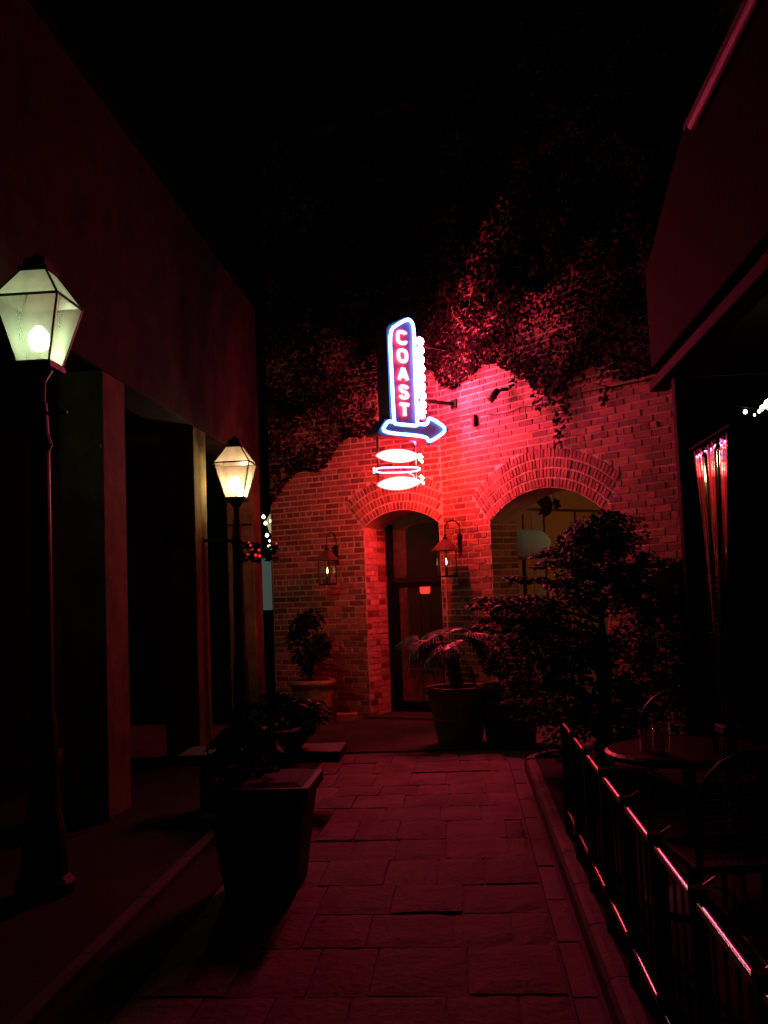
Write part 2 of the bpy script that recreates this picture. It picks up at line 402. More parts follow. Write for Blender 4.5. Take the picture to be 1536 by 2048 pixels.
# bricks of the left reveal in each opening (they face the opening)
def reveal(F, u, th, name, n_):
    z = 0; r = 0
    while z < 2.36:
        d = -.0; pcs = [.105, .205, .205, .09] if r % 2 else [.205, .105, .205, .09]
        for L0 in pcs:
            if d-L0 < -th: L0 = th+d
            if L0 < .04: break
            o_ = .006+rnd(-.003, .004); j = lambda: rnd(-.002, .002)
            a_, b_, z0, z1 = d-JT/2+j(), d-L0+JT/2+j(), z+JT/2+j(), z+CH-JT/2+j()
            q = [F(u-.01, a_, z0), F(u-.01, b_, z0), F(u-.01, b_, z1), F(u-.01, a_, z1), F(u+o_, a_, z0), F(u+o_, b_, z0), F(u+o_, b_, z1), F(u+o_, a_, z1)]
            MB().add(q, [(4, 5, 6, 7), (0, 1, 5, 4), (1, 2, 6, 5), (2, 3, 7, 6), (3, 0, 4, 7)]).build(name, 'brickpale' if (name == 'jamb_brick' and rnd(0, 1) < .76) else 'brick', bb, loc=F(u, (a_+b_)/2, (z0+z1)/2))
            d -= L0
        z += CH; r += 1
reveal(FA, 0, .6, 'jamb_brick', nA)
reveal(FB, archB['uc']-archB['c'], .42, 'side_brick', nB)
# rooms behind the openings
T = lambda u, d, z: FA(u, d, z)
iw = MB(); iw.box((-.6, -4.2, 0), (-.5, -.605, 3.2), T); iw.box((-.6, -4.3, 0), (1.6, -4.2, 3.2), T); iw.box((1.6, -4.3, 0), (1.7, -.75, 3.2), T)
iw.build('hall_wall', 'hall', bb)
MB().box((-.6, -4.3, 3.2), (1.7, -.605, 3.3), T).build('hall_ceiling', 'hall', bb)
T2 = lambda u, d, z: FB(u, d, z)
MB().box((.2, -3.2, 0), (5.2, -3.1, 3.2), T2).build('room_wall', 'tan', bb)
MB().box((5.1, -3.1, 0), (5.2, -.425, 3.2), T2).build('room_wall', 'tan', bb)
MB().box((.3, -3.1, 0), (.4, -.425, 3.2), T2).build('room_wall', 'tan', bb)
MB().box((.35, -3.2, 3.2), (5.2, -.425, 3.3), T2).build('room_ceiling', 'tan', bb)
b = MB(); b.box((.401, -3.09, 2.52), (.42, -.5, 2.55), T2); b.build('picture_rail', 'wood', bb)
for uu in (.95, 1.32, 1.9, 2.5): MB().box((.401, -uu-.012, 0), (.412, -uu+.012, 2.52), T2).build('wall_batten', 'wood', bb)
MB().box((.4005, -1.30, 0), (.407, -1.1, 2.5), T2).build('wall_panel', 'board', bb)
# door: frame, transom bar, glazed leaf
df = MB(); df.box((.012, -.60, 0), (.09, -.52, 2.45), T); df.box((1.0, -.60, 0), (1.05, -.52, 2.42), T)
df.build('door_frame', 'dark', bb, bevel=.004)
MB().box((.09, -.59, 1.70), (1.0, -.53, 1.745), T).build('transom_bar', 'iron', bb)
door = MB(); door.box((.095, -.58, .02), (.165, -.54, 1.69), T); door.box((.93, -.58, .02), (.995, -.54, 1.69), T)
door.box((.165, -.58, .02), (.93, -.54, .16), T); door.box((.165, -.58, 1.62), (.93, -.54, 1.69), T)
dr = door.build('door', 'dark', bb)
MB().box((.165, -.562, .16), (.93, -.556, 1.62), T).build('door_pane', 'doorglass', dr)
MB().tube([FA(.90, -.53, .95), FA(.90, -.50, .97), FA(.90, -.50, 1.2), FA(.90, -.53, 1.22)], .009, 6).build('door_handle', 'iron', dr, smooth=True)
MB().box((.09, -.565, 1.75), (1.0, -.559, 2.44), T).build('transom_pane', 'doorglass', bb)
MB().box((0.0, -.6, .0), (1.056, .02, .025), T).build('door_sill', 'concrete', bb)
o = thing('ceiling_lamp', FA(1.2, -2.6, 3.05), 'dim globe lamp under the ceiling of the hall behind the door', 'lamp')
MB().lathe([(.02, -.09), (.07, -.06), (.095, 0), (.07, .06), (.02, .09)], FA(1.2, -2.6, 3.05), 16).build('globe', 'ceilsmall', o, smooth=True)
MB().tube([FA(1.2, -2.6, 3.14), FA(1.2, -2.6, 3.2)], .008, 6).build('cord', 'iron', o)
# things inside the hall
o = thing('counter', FA(.5, -1.4, 0), 'low pale cupboard standing inside the doorway behind the glass door', 'cupboard')
MB().box((-.1, -1.2, .05), (.55, -.98, .50), T).build('carcass', 'board', o, bevel=.01)
MB().box((-.12, -1.22, .50), (.57, -.96, .53), T).build('top', 'board', o, bevel=.004)
MB().box((-.06, -1.18, .0), (.52, -1.02, .05), T).build('plinth', 'dark', o)
q = FA(.42, -.82, 0)
o = thing('standing_lantern', q, 'small red glowing lantern on tall thin legs inside the doorway', 'lantern')
for sx, sy in ((-1, -1), (1, -1), (1, 1), (-1, 1)):
    MB().tube([q+Vector((sx*.075, sy*.05, 0)), q+Vector((sx*.06, sy*.04, 1.53))], .006, 6).build('leg', 'iron', o)
MB().lathe([(.055, 1.53), (.068, 1.56), (.068, 1.66), (.055, 1.69)], q, 12).build('shade', 'redlamp', o, smooth=True)
MB().lathe([(.075, 1.69), (.06, 1.70), (.012, 1.73)], q, 12).build('cap', 'iron', o)
MB().lathe([(.07, 1.515), (.07, 1.53)], q, 12).build('tray', 'iron', o)
# things in the right room
q = FB(1.35, -1.6, 0)
o = thing('canvas_screen', (.74, 11.95, 0), 'pale blue rounded canvas shape inside the right brick arch', 'screen')
CV = Vector((.74, 11.95, 0)); pts = []
for k in range(19):
    w = pi*k/18; pts.append((cos(w)*.62, sin(w)*.30*(1+.12*sin(3*w))))
pts = [(cos(2*pi*k/28)*.60, sin(2*pi*k/28)*.19*(1+.08*sin(6*pi*k/28))) for k in range(28)]
b = MB()
prev = None
for layer, (sc, dd) in enumerate(((1, 0), (1.0, .06), (.93, .13), (.75, .18))):
    base = len(b.v)
    for (x, zz) in pts: b.v.append(tuple(CV+Vector((1, .15, 0)).normalized()*x*sc*.55+Vector((.1, -.9, 0))*dd+Vector((0, 0, 2.08+zz*sc*.95))))
    n = len(pts)
    if prev is not None:
        for i in range(n): b.f.append((prev+i, prev+(i+1) % n, base+(i+1) % n, base+i))
    prev = base
b.f.append(tuple(range(prev, prev+n))); b.f.append(tuple(range(n-1, -1, -1)))
b.build('canvas', 'pale', o, smooth=True)
MB().tube([CV, CV+Vector((0, 0, 1.92))], .02, 8).build('pole', 'iron', o)
MB().lathe([(.2, 0), (.2, .03), (.03, .05)], CV, 16).build('foot', 'iron', o)
q = Vector((1.10, 11.7, 2.52))
o = thing('hanging_ornament', q, 'dark leaf shaped ornament hung under the crown of the right arch', 'ornament')
b = MB()
for k, (w, L0) in enumerate(((-2.6, .3), (-2.2, .26), (2.9, .3), (2.4, .22), (-.4, .14), (.3, .12))):
    a1 = q+dB*0; tip = q+dB*cos(w)*L0*1.0+Vector((0, 0, sin(w)*L0*.7)); side = Vector((0, 0, 1))*cos(w)*.06-dB*sin(w)*.06
    mid = (q+tip)/2
    b.add([q, mid+side-nB*.02, tip, mid-side-nB*.02, mid+nB*.012], [(0, 1, 4), (1, 2, 4), (2, 3, 4), (3, 0, 4), (0, 3, 2, 1)])
b.build('leaf_blades', 'leaf', o); MB().tube([q, q+Vector((0, 0, .8))], .004, 5).build('cord', 'iron', o)
q = FB(3.0, -1.5, 2.95)
o = thing('ceiling_lamp', q, 'warm globe lamp hanging in the room behind the right arch', 'lamp')
MB().lathe([(.02, -.13), (.09, -.09), (.13, 0), (.09, .09), (.02, .13)], q, 16).build('globe', 'ceil', o, smooth=True)
MB().tube([q+Vector((0, 0, .12)), q+Vector((0, 0, .24))], .008, 6).build('cord', 'iron', o)

# ================================================================== IVY
def bound(which, u):
    P = ([(-1.6, 2.95), (-1.25, 3.19), (-.62, 3.46), (-.15, 3.74), (.19, 4.05), (.4, 4.4), (.8, 4.5), (1.2, 4.42)] if which == 'A' else
         [(0, 4.42), (.3, 4.32), (.9, 4.28), (1.2, 4.2), (1.6, 4.05), (2.0, 3.9), (2.6, 3.95), (3.4, 3.85), (6.5, 3.8)])
    for (a, b), (c, d) in zip(P, P[1:]):
        if a <= u <= c: return b+(d-b)*(u-a)/(c-a)
    return P[-1][1] if u > P[-1][0] else P[0][1]
iv = MB()
def leaf(b, p, nrm, s, spin):
    t = nrm.cross(Vector((0, 0, 1)));
    if t.length < 1e-3: t = Vector((1, 0, 0))
    t.normalize(); u = nrm.cross(t); a = t*cos(spin)+u*sin(spin); c = nrm.cross(a)
    b.add([p-a*s*.5, p-c*s*.38+a*.0-nrm*s*.1, p+a*s*.6, p+c*s*.38-nrm*s*.1], [(0, 1, 2), (0, 2, 3)])
for which, F, n_, d_, u0, u1, cnt in (('A', FA, nA, dA, -1.44, 1.12, 22000), ('B', FB, nB, dB, 0, 4.2, 46000)):
    for k in range(cnt):
        u = rnd(u0, u1); zb = bound(which, u)
        z = zb+(rnd(0, 1)**1.45)*(7.9-zb)
        nz = noise.noise(Vector((u*1.6+(9 if which == 'B' else 0), z*1.6, 0)))
        z2 = z-.22+.35*nz
        edge = min(1, (z2-zb)/.9+.25)
        if rnd(0, 1) > edge+.0: 
            if rnd(0, 1) < .7: continue
        nz2 = noise.noise(Vector((u*5, z2*5, 3)))
        if nz2 < -.22 and rnd(0, 1) < .35 and z < 4.6: continue
        dd = .02+rnd(0, .09)+max(0, nz)*.45*min(1, max(0, z-zb)) + (.12 if z > 5 else 0)*rnd(0, 1)
        nr = (-n_+d_*rnd(-.8, .8)+Vector((0, 0, rnd(-.3, .9)))).normalized()
        leaf(iv, F(u, dd, z2), nr, rnd(.03, .06)+(.02 if z > 5 else 0), rnd(0, 6.28))
# hanging strands over the bare brick
for (u, ztop, zlow) in ((1.72, 4.1, 3.45), (1.95, 4.0, 3.0), (2.12, 4.0, 3.3), (1.4, 4.1, 3.8), (2.6, 4, 3.4), (.7, 4.3, 4.0), (2.3, 4, 3.62), (.35, 4.3, 4.05)):
    z = ztop; uu = u
    while z > zlow:
        for _ in range(4):
            leaf(iv, FB(uu+rnd(-.06, .06), .03+rnd(0, .05), z+rnd(-.03, .03)), (-nB+dB*rnd(-.8, .8)+Vector((0, 0, rnd(-.2, .8)))).normalized(), rnd(.03, .065), rnd(0, 6))
        z -= .035; uu += rnd(-.02, .022)
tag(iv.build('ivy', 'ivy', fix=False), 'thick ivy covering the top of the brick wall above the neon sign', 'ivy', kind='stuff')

# ================================================================== NEON SIGN  (plane perpendicular to the wall, u = out from wall)
MQ = FB(.33, 0, 0)
def S(u, t, z): return MQ-nB*u+dB*t+Vector((0, 0, z))      # t = towards the alley side (front of the cabinet at t=0)
TH = .17
sg = thing('neon_sign', S(.8, -TH/2, 3.3), 'tall neon sign reading COAST with a blue arrow and surfboards, bracketed off the brick wall', 'neon sign')
cab = [(.60, 3.46), (1.00, 3.46), (1.00, 4.60), (.97, 4.64), (.74, 4.76), (.68, 4.775), (.63, 4.74), (.60, 4.66)]
MB().poly([S(u, -.01, z) for u, z in cab], -dB*(TH-.01)).build('cabinet', 'cabinet', sg, bevel=.006)
ins = [(.62, 3.48), (.98, 3.48), (.98, 4.59), (.73, 4.74), (.66, 4.74), (.62, 4.66)]
MB().poly([S(u, -.0095, z) for u, z in ins], dB*.006).build('face_panel', 'face', sg)
MB().poly([S(u, -TH-.0005, z) for u, z in ins], -dB*.006).build('face_panel', 'face', sg)
MB().box((.992, -TH-.05, 3.46), (1.006, -.005, 4.6), S).build('end_cap', 'cabinet', sg)
arr = [(1.20, 3.335), (1.22, 3.355), (1.09, 3.53), (.50, 3.53), (.50, 3.64), (.47, 3.64), (.14, 3.475), (.14, 3.455), (.47, 3.255), (.50, 3.255), (.50, 3.335)]
MB().poly([S(u, .012, z) for u, z in arr], -dB*(TH+.024)).build('arrow_cabinet', 'cabinet', sg, bevel=.004)
MB().box((.455, -TH+.03, 3.56), (.595, -.03, 4.56), S).build('side_box', 'cabinet', sg, bevel=.004)
def tubeon(pts, m, name, r=.015, closed=False, t=.022, both=True, n=7):
    o = MB().tube([S(u, t, z) for u, z in pts], r, n, closed).build(name, m, sg, smooth=True)
    if both: MB().tube([S(u, -TH-t, z) for u, z in pts], r, n, closed).build(name, m+'back', sg, smooth=True)
    return o
def smooth_path(P, closed, it=2):
    for _ in range(it):
        Q = []
        rng = range(len(P)) if closed else range(len(P)-1)
        if not closed: Q.append(P[0])
        for i in rng:
            a, b = P[i], P[(i+1) % len(P)]
            Q.append((a[0]*.8+b[0]*.2, a[1]*.8+b[1]*.2)); Q.append((a[0]*.2+b[0]*.8, a[1]*.2+b[1]*.8))
        if not closed: Q.append(P[-1])
        P = Q
    return P
tubeon(smooth_path([(.625, 3.488), (.66, 3.478), (.94, 3.478), (.972, 3.49), (.978, 4.03), (.985, 4.57), (.80, 4.69), (.70, 4.735), (.64, 4.70), (.622, 4.60), (.635, 4.0)], True), 'blue', 'outline_tube', .0195, True)
tubeon(smooth_path([(.99, 3.50), (1.07, 3.50), (1.17, 3.365), (.52, 3.365), (.47, 3.29), (.17, 3.465), (.46, 3.60), (.49, 3.50), (.62, 3.50)], False), 'blue', 'arrow_tube', .0185, False, .032)
LET = {
 'C': [[(.5, .62), (.42, .9), (0, 1), (-.42, .85), (-.5, .3), (-.5, -.3), (-.42, -.85), (0, -1), (.42, -.9), (.5, -.62)]],
 'O': [[(.0, 1), (.4, .85), (.52, .3), (.52, -.3), (.4, -.85), (0, -1), (-.4, -.85), (-.52, -.3), (-.52, .3), (-.4, .85), (0, 1)]],
 'A': [[(-.52, -1), (-.03, 1), (.03, 1), (.52, -1)], [(-.3, -.35), (.3, -.35)]],
 'S': [[(.45, .62), (.35, .9), (0, 1), (-.38, .88), (-.46, .5), (-.3, .15), (.3, -.12), (.47, -.5), (.38, -.88), (0, -1), (-.36, -.9), (-.46, -.62)]],
 'T': [[(-.52, .95), (.52, .95)], [(0, .95), (0, -1)]]}
for i, (ch, zc) in enumerate(zip('COAST', (4.50, 4.285, 4.07, 3.86, 3.65))):
    uc = .815+.00*i
    for side in (0, 1):
        mb = MB()
        for st in LET[ch]:
            P = smooth_path(st, False, 2 if ch in 'COS' else 0)
            sgn = -1 if side == 0 else 1
            mb.tube([S(uc+sgn*x*.115, .026 if side == 0 else -TH-.026, zc+z*.068) for x, z in P], .0225, 7)
        mb.build('letter_tube', 'red' if side == 0 else 'redback', sg, smooth=True)
for k in range(9):                                       # row of small glowing loops down the inner box
    zc = 4.50-k*.108; P = [(.515+.04*cos(w), zc+.036*sin(w)) for w in [2*pi*j/10 for j in range(10)]]
    tubeon(P, 'loop', 'small_loop', .014, True, -.008, False, 6)
# surfboards hung under the arrow
def board_(zc, hh, flip, tilt=0.0):
    P = []
    for k in range(24):
        w = 2*pi*k/24; x = cos(w); zz = sin(w)*(1-abs(x)**2.2)**.35*hh if abs(x) < 1 else 0
        P.append((.915+x*.30, zc+zz+tilt*x))
    tubeon(P, 'orange', 'surfboard_outline', .015, True, .0, False)
    for f in (.62, .3, -.02, -.34, -.66): 
        tubeon([(.915-.27+.0, zc+f*hh*.35-tilt*.9), (.915-.1, zc+f*hh), (.915+.1, zc+f*hh), (.915+.26, zc+f*hh*.3+tilt*.9)], 'orange', 'surfboard_stripe', .015, False, .0, False)
board_(3.115, .066, 1, -.012); board_(2.80, .064, 1, -.028)
for zc in (3.10, 2.85):
    tubeon([(.60, zc+.05), (.56, zc+.02), (.60, zc-.01), (.56, zc-.04)], 'fin', 'fin_tube', .011, False, .0, False)
tubeon(smooth_path([(1.23, 2.965), (.80, 2.99), (.60, 2.995), (.60, 2.965), (.80, 2.93), (1.23, 2.905)], True, 1), 'white', 'middle_board_tube', .009, True, 0, False)
tubeon([(1.265, 2.90), (1.265, 2.965)], 'white', 'middle_board_tube', .012, False, 0, False)
tubeon([(.78, 2.93), (.70, 2.90), (.68, 2.85)], 'orange', 'leash_tube', .007, False, 0, False)
fr = MB(); fr.box((.60, -.09, 2.745), (.615, -.06, 3.26), S); fr.box((1.14, -.09, 2.745), (1.155, -.06, 3.335), S)
for zc in (2.80, 2.95, 3.115): fr.box((.585, -.088, zc-.008), (1.25, -.062, zc+.008), S)
fr.build('hanging_frame', 'cabinet', sg)
for zc in (3.795, 4.46):
    MB().box((.03, -.04, zc-.02), (.60, -.012, zc+.02), S).build('wall_arm', 'iron', sg)
    MB().box((.008, -.07, zc-.055), (.032, .03, zc+.055), S).build('wall_plate', 'iron', sg, bevel=.004)

# ================================================================== WALL FIXTURES
def arc(c, r, a0, a1, n, e1, e2): return [c+e1*(cos(a0+(a1-a0)*k/n)*r)+e2*(sin(a0+(a1-a0)*k/n)*r) for k in range(n+1)]
UP = Vector((0, 0, 1))
def sq_frustum(b, c, w0, z0, w1, z1, e1, e2):
    v = [c+e1*(sx*w)+e2*(sy*w)+UP*z for w, z in ((w0, z0), (w1, z1)) for sx, sy in ((-1, -1), (1, -1), (1, 1), (-1, 1))]
    return b.add(v, [(0, 3, 2, 1), (4, 5, 6, 7)]+[(i, (i+1) % 4, 4+(i+1) % 4, 4+i) for i in range(4)])
def wall_lantern(F, n_, d_, u, zb, w, h, label):
    out = .24; c = F(u, out, 0)
    t = thing('wall_lantern', F(u, 0, zb), label, 'lantern', 'gas lanterns on the brick wall')
    b = MB()
    cs = [c+d_*(sx*w)+n_*(sy*w) for sx, sy in ((-1, -1), (1, -1), (1, 1), (-1, 1))]
    for p in cs: b.tube([p+UP*zb, p+UP*(zb+h)], .008, 4)
    for z in (zb, zb+h):
        for i in range(4): b.tube([cs[i]+UP*z, cs[(i+1) % 4]+UP*z], .008, 4)
    b.build('frame', 'iron', t)
    for i in range(4):
        p, q = cs[i], cs[(i+1) % 4]
        MB().add([p+UP*(zb+.01), q+UP*(zb+.01), q+UP*(zb+h-.01), p+UP*(zb+h-.01)], [(0, 1, 2, 3)]).build('pane', 'glassclear', t)
    b = MB(); sq_frustum(b, c, w*.95, zb-.012, w*.95, zb+.004, d_, n_); b.build('bottom_plate', 'iron', t)
    b = MB(); sq_frustum(b, c, w+.035, zb+h, w+.03, zb+h+.012, d_, n_); sq_frustum(b, c, w+.03, zb+h+.0125, .03, zb+h+.13, d_, n_); b.build('roof', 'copper', t)
    MB().lathe([(.026, 0), (.03, .02), (.012, .035), (.018, .05), (.004, .075)], c+UP*(zb+h+.13), 10).build('finial', 'iron', t, smooth=True)
    R = out/2+.0; pts = [c+UP*(zb+h+.2)]+arc(F(u, out/2, zb+h+.22), R, 0, pi, 10, -n_, UP)+[F(u, .0, zb+h+.05)]
    pts = [c+UP*(zb+h+.2)]+[F(u, out/2+R*cos(w_), zb+h+.24+R*sin(w_)) for w_ in [pi*k/10 for k in range(11)]]+[F(u, .012, zb+h+.02)]
    MB().tube(pts, .007, 6).build('scroll_bracket', 'iron', t, smooth=True)
    MB().box((u-.03, 0.01, zb+h-.03), (u+.03, .022, zb+h+.2), F).build('wall_plate', 'iron', t)
    MB().lathe([(.012, 0), (.014, .09)], c+UP*(zb+.004), 8).build('burner', 'iron', t)
    MB().lathe([(.003, 0), (.013, .02), (.014, .035), (.003, .085)], c+UP*(zb+.13), 10).build('gas_flame', 'flame', t, smooth=True)
    return t
wall_lantern(FB, nB, dB, .30, 1.73, .085, .30, 'black gas lantern on a curled bracket between the door and the right arch')
wall_lantern(FA, nA, dA, -.42, 1.70, .08, .30, 'dim gas lantern on the shaded brick left of the door')

t = thing('floodlight', FB(1.2, 0, 3.8), 'small black floodlight fixed on the brick to the right of the sign', 'floodlight')
MB().lathe([(.045, 0), (.045, .03)], FB(1.2, .03, 3.79), 12).build('mount', 'iron', t)
MB().tube([FB(1.2, 0, 3.8), FB(1.2, .07, 3.8), FB(1.14, .1, 3.77)], .016, 8).build('arm', 'iron', t, smooth=True)
MB().tube([FB(1.18, .10, 3.80), FB(1.06, .14, 3.70)], [.032, .055], 12).build('lamp_head', 'iron', t, smooth=True)
t = thing('junction_box', FB(.68, .0, 3.5), 'dark narrow electric box on the brick beside the arrow tip', 'electric box')
MB().box((.66, .012, 3.46), (.70, .06, 3.60), FB).build('box_body', 'iron', t, bevel=.003)
MB().tube([FB(.16, .02, 3.62), FB(.35, .02, 3.63), FB(.66, .03, 3.59)], .005, 5).build('feed_wire', 'iron', t)
t = tag(MB().tube([FB(.9, .016, 3.56), FB(1.2, .018, 3.53), FB(1.45, .016, 3.56), FB(1.8, .02, 3.52), FB(2.3, .016, 3.56), FB(3.3, .016, 3.52)], .006, 5).build('cable', 'iron', smooth=True), 'thin dark cable running along the brick right of the electric box', 'cable')

# ================================================================== LEFT BUILDING
LX = -2.6
lb = thing('left_building', (LX-2, 9, 0), 'tall plastered building with square piers along the left side of the alley', 'building')
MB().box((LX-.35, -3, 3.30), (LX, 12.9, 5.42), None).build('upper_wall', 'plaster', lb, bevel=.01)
piers = [(-3, -1.5), (1.9, 2.4), (4.4, 4.95), (7.12, 7.62), (9.64, 10.12), (12.4, 12.9)]
for y0, y1 in piers: MB().box((LX-.34, y0, 0), (LX-.002, y1, 3.298), None).build('pier', 'pier', lb, bevel=.012)
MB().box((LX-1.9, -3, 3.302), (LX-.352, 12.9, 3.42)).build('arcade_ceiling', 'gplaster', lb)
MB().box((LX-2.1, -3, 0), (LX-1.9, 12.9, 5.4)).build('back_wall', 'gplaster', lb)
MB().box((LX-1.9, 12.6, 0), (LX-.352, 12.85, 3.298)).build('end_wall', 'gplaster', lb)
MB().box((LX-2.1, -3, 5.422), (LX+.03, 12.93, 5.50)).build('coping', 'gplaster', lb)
for y0, y1 in ((2.9, 4.1), (5.4, 6.6), (8.0, 9.2), (10.5, 11.7)):
    MB().box((LX-1.898, y0, .05), (LX-1.86, y1, 2.6)).build('closed_door', 'dark', lb)
# slim wire beside the far corner
tag(MB().tube([(LX-.05, 13.4, 5.4), (LX-.05, 13.4, 9.5)], .012, 6).build('antenna_mast', 'iron'), 'thin dark mast rising above the far end of the left building', 'mast')

# ================================================================== LAMP POSTS
def post_lamp(x, y, zb, mantle_m, gm, rm, label, arm=None):
    t = thing('lamp_post', (x, y, 0), label, 'lamp post', 'street lanterns along the left wall')
    c = Vector((x, y, 0)); e1, e2 = Vector((1, 0, 0)), Vector((0, 1, 0))
    wb, wt, wc = .095, .185, .075; h1, h2 = .36, .175
    z0, z1, z2 = zb, zb+h1, zb+h1+h2
    def ring(w, z): return [c+e1*(sx*w)+e2*(sy*w)+UP*z for sx, sy in ((-1, -1), (1, -1), (1, 1), (-1, 1))]
    r0, r1, r2 = ring(wb, z0), ring(wt, z1), ring(wc, z2)
    b = MB()
    for A_, B_ in ((r0, r1), (r1, r2)):
        for i in range(4): b.tube([A_[i], B_[i]], .0075, 5)
    for A_ in (r0, r1, r2):
        for i in range(4): b.tube([A_[i], A_[(i+1) % 4]], .008 if A_ is r1 else .009, 5)
    b.build('lantern_frame', 'iron', t)
    for i in range(4):
        j = (i+1) % 4
        MB().add([r0[i], r0[j], r1[j], r1[i]], [(0, 1, 2, 3)]).build('glass_pane', gm, t)
        MB().add([r1[i], r1[j], r2[j], r2[i]], [(0, 1, 2, 3)]).build('roof_pane', rm, t)
    b = MB(); sq_frustum(b, c, wc+.01, z2, wc+.01, z2+.02, e1, e2); sq_frustum(b, c, wc*.85, z2+.02, wc*.8, z2+.075, e1, e2); sq_frustum(b, c, wc*.5, z2+.075, .015, z2+.11, e1, e2)
    b.build('chimney_cap', 'iron', t)
    b = MB(); sq_frustum(b, c, wb+.015, z0-.035, wb+.012, z0-.004, e1, e2); b.lathe([(.03, -.22), (.035, -.1), (.075, -.035)], c+UP*z0, 12); b.build('lantern_base', 'iron', t)
    MB().tube([c+UP*z0, c+UP*(z0+.085)], .009, 6).build('gas_pipe', 'stitch', t)
    MB().lathe([(.018, 0), (.046, .018), (.060, .055), (.052, .1), (.02, .14)], c+UP*(z0+.08), 14).build('mantle', mantle_m, t, smooth=True)
    for s_ in (-1, 1): MB().tube([c+UP*(z0-.28), c+e1*(s_*.16)+UP*(z0-.28)], .009, 6).build('ladder_bar', 'iron', t)
    MB().lathe([(.16, 0), (.16, .06), (.13, .1), (.11, .35), (.085, .45), (.075, .9), (.06, 1.0), (.052, z0-.5), (.07, z0-.46), (.05, z0-.4), (.04, z0-.22)], c, 16).build('post', 'iron', t, smooth=False)
    if arm: MB().tube([c+UP*arm, Vector((LX+.0, y-.25, arm))], .016, 8).build('wall_stay', 'iron', t)
    return t
post_lamp(-2.345, 5.42, 2.93, 'mantle', 'lampglass', 'lamproof', 'nearest gas lamp post, with a greenish white lantern at the left edge')
post_lamp(-2.30, 10.15, 2.60, 'mantle2', 'lampglass2', 'lamproof2', 'farther gas lamp post, with a warm cream lantern at the end of the left wall', 2.16)
# baubles on the farther post
t = thing('bauble_garland', (-2.12, 10.1, 2.06), 'sprig of leaves with tiny glowing red bulbs tied to the farther lamp post', 'garland')
b = MB()
for k in range(90):
    leaf(b, Vector((-2.10+rnd(-.18, .22), 10.05+rnd(-.12, .1), 2.03+rnd(-.1, .1))), Vector((rnd(-1, 1), rnd(-1, 0), rnd(-.5, 1))).normalized(), rnd(.04, .09), rnd(0, 6))
b.build('leaves', 'gloss', t, fix=False)
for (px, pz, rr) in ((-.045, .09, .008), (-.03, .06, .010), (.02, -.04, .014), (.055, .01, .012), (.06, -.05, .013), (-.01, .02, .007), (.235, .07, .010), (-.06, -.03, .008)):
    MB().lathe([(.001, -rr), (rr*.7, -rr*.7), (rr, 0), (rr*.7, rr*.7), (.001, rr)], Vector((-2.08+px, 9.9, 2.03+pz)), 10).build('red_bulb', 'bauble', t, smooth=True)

# ================================================================== BEYOND THE LEFT CORNER
t = thing('distant_building', (-3.6, 19, 0), 'far building with a pale green lit panel in the gap beside the brick wall', 'building')
MB().box((-8, 19.0, 0), (-2.0, 19.3, 5.0)).build('facade', 'plaster', t)
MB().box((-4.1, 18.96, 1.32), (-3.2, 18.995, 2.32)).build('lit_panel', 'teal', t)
MB().box((-4.15, 18.95, 1.25), (-3.15, 18.99, 1.315)).build('panel_sill', 'dark', t)
t = thing('far_street_lantern', (-3.66, 18.2, 0), 'tiny yellow lit street lantern far beyond the gap', 'lantern')
b = MB(); c = Vector((-3.46, 18.2, 0)); e1, e2 = Vector((1, 0, 0)), Vector((0, 1, 0))
sq_frustum(b, c, .045, 2.75, .10, 2.97, e1, e2); sq_frustum(b, c, .10, 2.971, .03, 3.10, e1, e2)
M_['farlamp'] = emit('far_lamp_glass', (.8, .72, .35), .55); b.build('lantern_glass', 'farlamp', t)
MB().tube([c, c+UP*2.65], .04, 8).build('post', 'iron', t)
t = thing('fairy_lights', (-3.48, 17.8, 2.9), 'string of white fairy bulbs glowing in the gap beside the brick wall', 'string lights')
pts = [(-3.541, 3.018), (-3.507, 2.90), (-3.486, 2.68), (-3.44, 2.56), (-3.455, 2.49), (-3.43, 2.41), (-3.414, 2.94)]
MB().tube([(x, 17.83, z) for x, z in sorted(pts, key=lambda q: -q[1])], .004, 5).build('wire', 'iron', t)
for k, (x, z) in enumerate(pts):
    r = .032 if k < 4 else .024
    MB().lathe([(.002, -r), (r*.8, -r*.5), (r, 0), (r*.7, r*.8), (.002, r*1.3)], (x, 17.8, z), 8).build('bulb', 'warmbulb', t, smooth=True)

